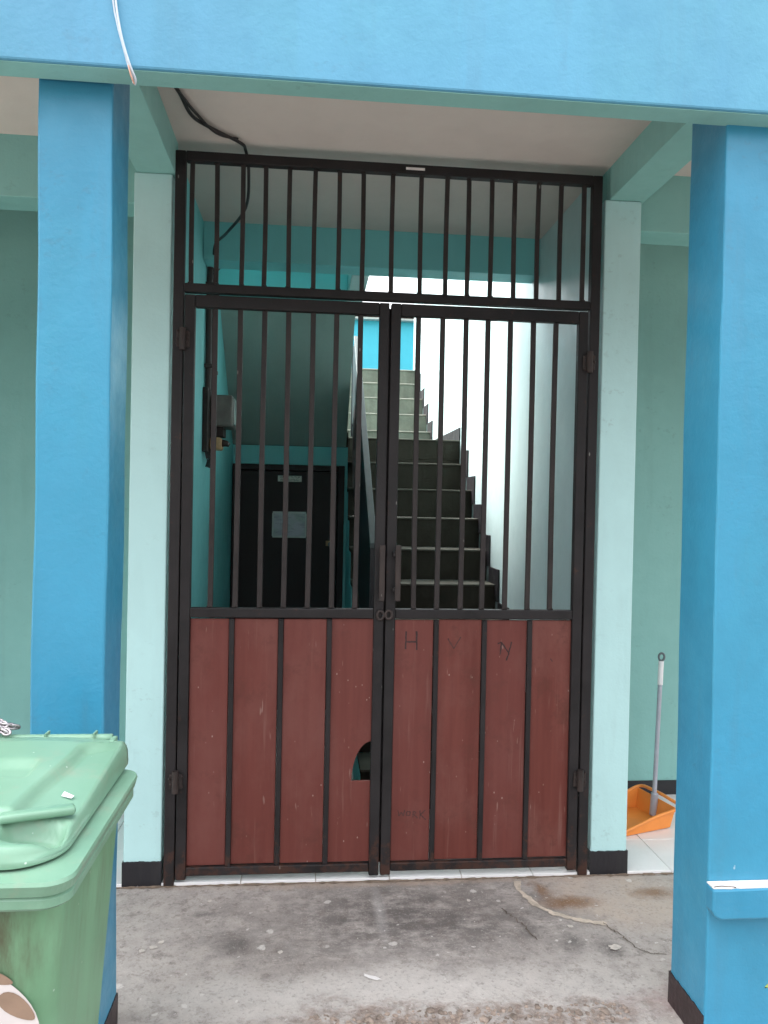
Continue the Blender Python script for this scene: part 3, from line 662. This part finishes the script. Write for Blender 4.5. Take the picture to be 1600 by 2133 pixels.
def leaf(x0_, x1_, barx, munx, label, left):
    g = thing('gate_leaf', label, 'gate', ((x0_ if left else x1_), 3.094, 0), 'leaves of the double gate')
    w = 0.0395
    box('stile', x0_, x0_+w, GY0+0.001, GY1-0.001, 0.012 if left else 0.012, ZT1, 'steel', g, 0.004)
    box('stile', x1_-w, x1_, GY0+0.001, GY1-0.001, 0.012, ZT1, 'steel', g, 0.004)
    box('rail', x0_+w+0.0003, x1_-w-0.0003, GY0+0.002, GY1-0.002, ZT0, ZT1, 'steel', g, 0.004)
    box('rail', x0_+w+0.0003, x1_-w-0.0003, GY0+0.002, GY1-0.002, ZM0, ZM1, 'steel', g, 0.004)
    box('rail', x0_+w+0.0003, x1_-w-0.0003, GY0+0.002, GY1-0.002, ZB, ZB+0.034, 'steel', g, 0.004)
    for x in barx:
        o = link('bar', lb, None, g, loc=(x, 3.094, ZM1+0.0003)); o.rotation_euler.y = random.uniform(-.0022, .0022); o.scale.x = random.choice((-1, 1))
    for x in munx: link('bar', mb, None, g, loc=(x, 3.0885, ZB+0.0345))
    ed = [x0_+w]+munx+[x1_-w]; pans = []
    for i in range(4):
        a = ed[i]+(0.0005 if i == 0 else 0.0104)+random.uniform(-.0003, .0006); b = ed[i+1]-(0.0005 if i == 3 else 0.0104)-random.uniform(-.0003, .0006)
        z0 = ZB+0.036+random.uniform(0, .003); z1 = ZM0-0.003-random.uniform(0, .003)
        yy = 3.0885+random.uniform(-0.001, 0.002)
        if left and i == 3:
            cz = 0.388; pts = [(a, z0), (b, z0), (b, cz)]
            rx, rz = 0.080, 0.160; cx = b+0.005
            pts.append((cx-rx, cz))
            for q in range(1, 12):
                an = math.radians(180-90*q/12); pts.append((cx+rx*math.cos(an), cz+rz*math.sin(an)))
            pts += [(b, cz+rz), (b, z1), (a, z1)]
            pans.append(prism('board', pts, 'y', yy, yy+0.010, 'redwood', g, 0.0)); tag(pans[-1], 'red board with an arched hand hole cut out')
        else: pans.append(box('board', a, b, yy, yy+0.010, z0, z1, 'redwood', g, 0.0015, 1))
    return g, pans
mid = px2x(795.5, 1500)
LBX = [px2x(u, 907) for u in (444, 496, 547, 597, 647, 697, 746)]
RBX = [px2x(u, 975) for u in (866.7, 915, 964.5, 1009, 1057, 1104, 1151)]
LMX = [px2x(u, 1500) for u in (480, 582, 682.5)]; RMX = [px2x(u, 1500) for u in (904, 1004, 1098)]
xl0, xl1, xr0, xr1 = XA+0.0445, mid-0.003, mid+0.004, XB-0.0465
gl, lp = leaf(xl0, xl1, LBX, LMX, 'left barred gate leaf whose red boards have an arched hand hole', True)
gr, rp_ = leaf(xr0, xr1, RBX, RMX, 'right barred gate leaf with letters scrawled on its red boards', False)
# pull handles, standing off the meeting stiles
for g, x in ((gl, xl1-0.013), (gr, xr0+0.043)):
    h = box('handle', x-0.011, x+0.011, 3.034, 3.042, 1.115, 1.335, 'rusty', g, 0.003)
    for z in (1.15, 1.29): box('handle_lug', x-0.008-(0.012 if g is gr else 0), x+0.008, 3.0425, 3.0755, z, z+0.018, 'steel', g, 0.002, 1)
def ring(name, c, R, r, mat, parent, axis='y'):
    bm = bmesh.new(); path = []
    for k in range(16):
        a = 2*math.pi*k/16; path.append((c[0]+R*math.cos(a), c[1], c[2]+R*math.sin(a)*1.3) if axis == 'y' else (c[0], c[1]+R*math.cos(a), c[2]+R*math.sin(a)*1.3))
    add_tube(bm, path, r, 8, True); return link(name, mesh(bm, name), mat, parent, smooth=True)
ring('lock_ring', (xl1-0.014, 3.066, 1.055), 0.013, 0.0055, 'rusty', gl); ring('lock_ring', (xr0+0.012, 3.064, 1.058), 0.013, 0.0055, 'rusty', gr)
box('stop_strip', mid-0.016, mid+0.014, 3.1125, 3.1165, 0.05, 2.28, 'steel', gr, 0.0)
# hinges
for g, x, zs in ((gl, xl0-0.003, (0.36, 2.075)), (gr, xr1+0.0035, (0.345, 2.045))):
    for z in zs:
        bm = bmesh.new(); add_tube(bm, [(x, 3.062, z), (x, 3.062, z+0.085)], 0.0125, 12); h = link('hinge', mesh(bm, 'hinge'), 'rusty', g)
        bm = bmesh.new(); add_box(bm, x-0.026, x+0.026, 3.068, 3.0755, z+0.012, z+0.072, 0.004, 2)
        for q in range(14): bmesh.ops.create_icosphere(bm, subdivisions=1, radius=random.uniform(.004, .008), matrix=Matrix.Translation((x+random.uniform(-.024, .024), 3.069, z+random.uniform(.01, .075))))
        link('hinge_weld', mesh(bm, 'hinge_weld'), 'rusty', h)
# scrawled letters on the right leaf
def strokes(name, polys, w, mat, board):
    y = min((board.matrix_basis @ v.co).y for v in board.data.vertices)+origin(board.parent).y-0.0006
    bm = bmesh.new()
    for pl_ in polys:
        pts = [Vector((p[0], y, p[1])) for p in pl_]
        for a, b in zip(pts[:-1], pts[1:]):
            nn = 6; t = (b-a).normalized(); side = Vector((-t.z, 0, t.x)); L = []; Q = []
            for k in range(nn+1):
                p = a.lerp(b, k/nn)+side*random.uniform(-.0008, .0008); ww = w*random.uniform(.55, 1.0)/2
                L.append(bm.verts.new(p+side*ww)); Q.append(bm.verts.new(p-side*ww))
            for k in range(nn): bm.faces.new((L[k], L[k+1], Q[k+1], Q[k]))
    return link(name, mesh(bm, name), mat, board)
def pz(u, v):
    x = (u-800)/FPX; y = -(v-1066.5)/FPX
    x, y = x*math.cos(ROLL)-y*math.sin(ROLL), x*math.sin(ROLL)+y*math.cos(ROLL)
    d = rt*x+up*y+fw; return (d.x/d.y*3.0885, EYE+d.z/d.y*3.0885)
def PP(*l): return [pz(*q) for q in l]
strokes('scrawled_letter', [PP((846, 1315), (845, 1352)), PP((868, 1315), (868, 1354)), PP((846, 1337), (868, 1337))], 0.0085, 'graffiti', rp_[0])
strokes('scrawled_letter', [PP((933, 1330), (945, 1351)), PP((945, 1351), (960, 1327))], 0.0065, 'graffitifaint', rp_[1])
strokes('scrawled_letter', [PP((1037, 1341), (1045, 1338)), PP((1045, 1338), (1042, 1364)), PP((1045, 1339), (1060, 1360)), PP((1066, 1337), (1060, 1360), (1055, 1376))], 0.0072, 'graffiti', rp_[2])
strokes('scrawled_word', [PP((829, 1688), (831, 1700), (836, 1692), (840, 1700), (843, 1687)), PP((848, 1690), (846, 1698), (853, 1699), (855, 1691), (848, 1690)), PP((860, 1703), (861, 1690), (867, 1692), (862, 1697), (870, 1704)), PP((875, 1688), (875, 1706)), PP((886, 1687), (876, 1697), (887, 1708))], 0.0055, 'graffitifaint', rp_[0])
strokes('scratch', [PP((1147, 1372), (1151, 1378))], 0.004, 'graffiti', rp_[3])

# ------------------------------------------------------------------ green wheelie bin
bn = thing('wheelie_bin', 'dirty green plastic wheelie bin with its lid shut, left of the gate', 'bin', (-0.60, 1.55, 0))
CX = -0.60
def rr(hw, y0, y1, r, z, n=8): return [(CX+x, (y0+y1)/2+y, z) for x, y in rrect(hw, (y1-y0)/2, r, n)]
bm = bmesh.new()
add_loft(bm, [rr(0.148, 1.395, 1.685, 0.05, 0.03), rr(0.155, 1.385, 1.705, 0.055, 0.05), rr(0.199, 1.306, 1.768, 0.055, 0.815), rr(0.200, 1.303, 1.770, 0.055, 0.84)])
link('body', mesh(bm, 'body'), 'bin', bn, smooth=True)
bm = bmesh.new()
add_loft(bm, [rr(0.203, 1.300, 1.772, 0.05, 0.838), rr(0.222, 1.276, 1.782, 0.045, 0.840), rr(0.226, 1.272, 1.785, 0.045, 0.845), rr(0.226, 1.272, 1.785, 0.045, 0.858), rr(0.223, 1.275, 1.782, 0.045, 0.862), rr(0.228, 1.268, 1.788, 0.045, 0.866), rr(0.233, 1.263, 1.792, 0.045, 0.884), rr(0.231, 1.266, 1.790, 0.045, 0.890), rr(0.19, 1.300, 1.76, 0.045, 0.892)])
rim = link('rim', mesh(bm, 'rim'), 'lid', bn, smooth=False)
# lid as a moulded shell
def sst(a, b, t):
    t = max(0.0, min(1.0, (t-a)/(b-a))); return t*t*(3-2*t)
LY0, LY1, LHW = 1.300, 1.800, 0.198
def lid_z(x, y):
    ax = abs(x-CX); t = (y-LY0)/(LY1-LY0)
    z = 0.922+0.004*sst(0.0, 0.6, t)+0.022*sst(0.25, 1.0, t)+0.012*(1-(ax/LHW)**2)
    we = 0.100+0.03*sst(1.45, 1.70, y) if y < 1.70 else 0.130+0.08*sst(1.70, 1.79, y)     # raised centre panel, flaring at the hinge
    pl_ = 1-sst(we-0.016, we+0.006, ax)
    fr = sst(1.395, 1.425, y)
    z += 0.018*pl_*fr*(1-0.8*sst(1.72, 1.79, y))
    z -= 0.012*(1-sst(0.058, 0.070, ax))*sst(1.545, 1.565, y)*(1-sst(1.60, 1.64, y))
    hx = (ax-0.140)/0.056; hy = (y-1.372)/0.046
    d = (abs(hx)**2.6+abs(hy)**2.6)**(1/2.6)
    z -= 0.034*(1-sst(0.70, 1.02, d))
    return z
outline = []
for k in range(24): outline.append((CX+LHW, LY1-(LY1-LY0-0.085)*k/24))
for k in range(14):
    a = math.radians(90*k/14); outline.append((CX+LHW-0.085+0.085*math.cos(a), LY0+0.085-0.085*math.sin(a)))
half = outline
for k in range(13): half.append((CX+(LHW-0.085)*(1-k/12), LY0))
full = half+[(2*CX-x, y) for x, y in half[:-1]][::-1]
for k in range(1, 24): full.append((CX-LHW+2*LHW*k/24, LY1))
cc = (CX, 1.58); bm = bmesh.new(); NR = 46; rings = []
def lid_ring(s, dz=None, zabs=None):
    ring_ = []
    for x, y in full:
        xx = cc[0]+(x-cc[0])*s; yy = cc[1]+(y-cc[1])*s
        z = zabs if zabs is not None else lid_z(xx, yy)+(dz or 0); ring_.append(bm.verts.new((xx, yy, z)))
    return ring_
rings.append(lid_ring(1.012, zabs=0.897)); rings.append(lid_ring(1.016, zabs=0.906))
for s, dz in ((1.010, -0.020), (0.998, -0.011), (0.982, -0.004), (0.964, 0.0)): rings.append(lid_ring(s, dz))
for i in range(1, NR): rings.append(lid_ring(0.964*(1-i/NR)))
for a, b in zip(rings[:-1], rings[1:]):
    for k in range(len(a)): bm.faces.new((a[k], a[(k+1) % len(a)], b[(k+1) % len(a)], b[k]))
bm.faces.new(rings[-1])
lid = link('lid', mesh(bm, 'lid'), 'lid', bn, smooth=True)
for s in (1, -1):       # grips over the two hand wells
    bm = bmesh.new(); add_box(bm, -0.062, 0.062, -0.0125, 0.0125, -0.010, 0.006, 0.006, 3)
    bm.transform(Matrix.Translation((CX+s*0.134, 1.412, 0.9440)) @ Matrix.Rotation(s*math.radians(24), 4, 'Z') @ Matrix.Rotation(s*math.radians(2), 4, 'Y'))
    link('lid_grip', mesh(bm, 'lid_grip'), 'lid', lid, smooth=True)
    box('hinge_lug', CX+s*0.168-0.006, CX+s*0.168+0.006, 1.782, 1.818, 0.920, 0.958, 'lid', lid, 0.003)
tube('hinge_bar', [(CX-0.17, 1.812, 0.953), (CX, 1.812, 0.953), (CX+0.163, 1.812, 0.953)], 0.0105, 'lid', bn, 12)
for x in (CX-0.09, CX+0.02, CX+0.125): box('hinge_rib', x-0.002, x+0.002, 1.798, 1.826, 0.940, 0.968, 'lid', bn, 0.0)
bm = bmesh.new(); add_tube(bm, [(CX-0.16, 1.755, 0.09), (CX+0.16, 1.755, 0.09)], 0.012, 10); link('axle', mesh(bm, 'axle'), 'wheel', bn)
for s in (1, -1):
    bm = bmesh.new(); add_tube(bm, [(CX+s*0.150, 1.755, 0.09), (CX+s*0.153, 1.755, 0.09), (CX+s*0.188, 1.755, 0.09), (CX+s*0.191, 1.755, 0.09)], [0.095, 0.105, 0.105, 0.095], 24); link('wheel', mesh(bm, 'wheel'), 'wheel', bn)
# round worn emblem on the front of the body
def fy(z): return 1.385-0.079*(z-0.05)/0.765-0.003
def decal(name, pts, mat, off, parent):
    bm = bmesh.new(); bm.faces.new([bm.verts.new((x, fy(z)-off, z)) for x, z in pts]); return link(name, mesh(bm, name), mat, parent)
ec = (-0.535, 0.60); disc = []
for k in range(48):
    a = 2*math.pi*k/48; r = 0.125*(1+0.012*math.sin(5*a)); disc.append((ec[0]+r*math.cos(a)*0.86, ec[1]+r*math.sin(a)))
em = decal('emblem', disc, 'emblemwhite', 0.0, bn); tag(em, 'worn round white and brown emblem on the bin')
def leafpts(c, L, Wd, ang):
    o_ = []
    for k in range(20):
        a = 2*math.pi*k/20; x = L*math.cos(a); y = Wd*math.sin(a)*(1-0.3*math.cos(a)); o_.append((c[0]+x*math.cos(ang)-y*math.sin(ang), c[1]+x*math.sin(ang)+y*math.cos(ang)))
    return o_
for c, L, Wd, an in (((-0.463, 0.660), .035, .017, -0.7), ((-0.475, 0.605), .030, .012, -0.4), ((-0.497, 0.713), .030, .011, -0.35), ((-0.56, 0.66), .04, .018, 0.8), ((-0.56, 0.57), .035, .015, 2.0)):
    decal('emblem_mark', leafpts(c, L, Wd, an), 'emblembrown', 0.0008, em)
# scrap of paper on the lid
bm = bmesh.new(); q = [(-0.456, 1.510), (-0.435, 1.500), (-0.432, 1.508), (-0.453, 1.519)]
bm.faces.new([bm.verts.new((x, y, lid_z(x, y)+0.002+0.0015*i)) for i, (x, y) in enumerate(q)])
sc = link('paper_scrap', mesh(bm, 'paper_scrap'), 'whiteplastic'); md = sc.modifiers.new('thickness', 'SOLIDIFY'); md.thickness = 0.0008
tag(sc, 'tiny scrap of white paper lying on the green lid', 'paper')
# chain heaped on the lid's hinge
ch = thing('chain', 'loop of grey metal chain heaped on the bin hinge', 'chain', (-0.69, 1.81, 0.95))
cp = smoothpath([(-0.651, 1.820, 0.978), (-0.671, 1.807, 0.986), (-0.691, 1.820, 0.990), (-0.716, 1.802, 0.986), (-0.731, 1.814, 0.998), (-0.701, 1.798, 1.002), (-0.676, 1.800, 0.980), (-0.661, 1.794, 0.974)], 3)
bm = bmesh.new(); ll, lw, lr = 0.0115, 0.0065, 0.0030; path = []
for k in range(16):
    a = 2*math.pi*k/16; path.append((ll*math.cos(a), lw*math.sin(a), 0))
add_tube(bm, path, lr, 6, True); lme = mesh(bm, 'link'); lme.materials.append(M['chain'])
for p in lme.polygons: p.use_smooth = True
acc = 0.0; last = cp[0]; i = 0
for a, b in zip(cp[:-1], cp[1:]):
    mdp = (a+b)/2; dr_ = (b-a).normalized()
    o = link('link', lme, None, ch, loc=mdp)
    q = dr_.to_track_quat('X', 'Z') @ Matrix.Rotation(math.radians(45+90*(i % 2)), 3, 'X').to_quaternion()
    o.rotation_mode = 'QUATERNION'; o.rotation_quaternion = q; i += 1

# ------------------------------------------------------------------ dustpan behind the right pier
dp = thing('dustpan', 'long handled orange dustpan standing on white tiles behind the right pier', 'dustpan', (1.52, 3.58, 0))
ang = math.radians(14); dc = Vector((1.545, 3.575, 0))
def D(x, y, z):
    return (dc.x+x*math.cos(ang)-y*math.sin(ang), dc.y+x*math.sin(ang)+y*math.cos(ang), z)
# pan: open side towards -x, floor, sloping cheeks and a tall back with a rolled lip
bm = bmesh.new(); th = 0.004; L0, L1, hw0, hw1 = -0.17, 0.14, 0.145, 0.125
def quadslab(a, b, c, d, t):
    n_ = (Vector(b)-Vector(a)).cross(Vector(d)-Vector(a)).normalized()*t
    v = [bm.verts.new(Vector(p)) for p in (a, b, c, d)]; w = [bm.verts.new(Vector(p)+n_) for p in (a, b, c, d)]
    bm.faces.new(v[::-1]); bm.faces.new(w)
    for k in range(4): bm.faces.new((v[k], v[(k+1) % 4], w[(k+1) % 4], w[k]))
quadslab(D(L0, -hw0, .002), D(L1, -hw1, .006), D(L1, hw1, .006), D(L0, hw0, .002), th)
quadslab(D(L0, -hw0, .002), D(L0, -hw0, .010), D(L1+.02, -hw1-.012, .100), D(L1, -hw1, .006), th)
quadslab(D(L1, hw1, .006), D(L1+.02, hw1+.012, .100), D(L0, hw0, .010), D(L0, hw0, .002), th)
quadslab(D(L1, -hw1, .006), D(L1+.02, -hw1-.012, .100), D(L1+.02, hw1+.012, .100), D(L1, hw1, .006), th)
link('pan', mesh(bm, 'pan'), 'orange', dp)
tube('pan_lip', [D(L0, -hw0, .012), D(L1*.3, -hw1-.012, .068), D(L1+.03, -hw1-.022, .103), D(L1+.045, -hw1*.5, .112), D(L1+.045, hw1*.5, .112), D(L1+.03, hw1+.02, .103), D(L1*.3, hw1+.012, .068), D(L0, hw0, .012)], 0.008, 'orange', dp, 8)
hb = Vector(D(L1-.015, 0.0, 0.075)); hb = Vector((1.682, 3.60, 0.075)); ht = Vector((1.699, 3.60, 0.655))
hd = tube('handle', [hb, hb.lerp(ht, .5), ht], 0.0105, 'pole', dp, 12)
tube('grip', [ht-Vector((0, 0, .004)), ht+Vector((0.001, 0, .055)), ht+Vector((0.003, 0, .110))], 0.0125, 'whiteplastic', hd, 12)
bm = bmesh.new(); c = ht+Vector((0.004, 0, .130)); add_tube(bm, [(c.x+0.014*math.cos(2*math.pi*k/16), c.y, c.z+0.018*math.sin(2*math.pi*k/16)) for k in range(16)], 0.0055, 8, True)
link('hanging_loop', mesh(bm, 'hanging_loop'), 'darkplastic', hd, smooth=True)
tube('socket', [hb+Vector((-.004, 0, -.055)), hb, hb+Vector((.003, 0, .05))], [0.017]*13, 'pole', dp, 10)

# ------------------------------------------------------------------ weed by the right pillar
wd = thing('weed', 'yellow green leaf of a weed at the foot of the right pillar', 'plant', (1.33, 1.93, GZ))
tube('stem', [(1.33, 1.93, GZ), (1.325, 1.925, .12), (1.30, 1.915, .25), (1.285, 1.91, .33)], 0.003, 'stem', wd, 6)
for base, tip, w in (((1.31, 1.92, .22), (1.202, 1.905, .262), .016), ((1.295, 1.915, .27), (1.37, 1.88, .34), .016), ((1.325, 1.925, .12), (1.40, 1.90, .16), .018), ((1.285, 1.91, .33), (1.27, 1.87, .42), .014)):
    bm = bmesh.new(); a, b = Vector(base), Vector(tip); sd_ = (b-a).cross(Vector((0.1, -1, .3))).normalized(); L = []; Q = []; C_ = []
    for k in range(9):
        t = k/8; p = a.lerp(b, t)+Vector((0, 0, .02*math.sin(math.pi*t))); ww = w*math.sin(math.pi*min(1, t*0.92+0.08))**0.8
        L.append(bm.verts.new(p+sd_*ww)); Q.append(bm.verts.new(p-sd_*ww)); C_.append(bm.verts.new(p-Vector((0, 0, .004))))
    for k in range(8): bm.faces.new((L[k], L[k+1], C_[k+1], C_[k])); bm.faces.new((C_[k], C_[k+1], Q[k+1], Q[k]))
    link('leaf', mesh(bm, 'leaf'), 'leaf', wd, smooth=True)
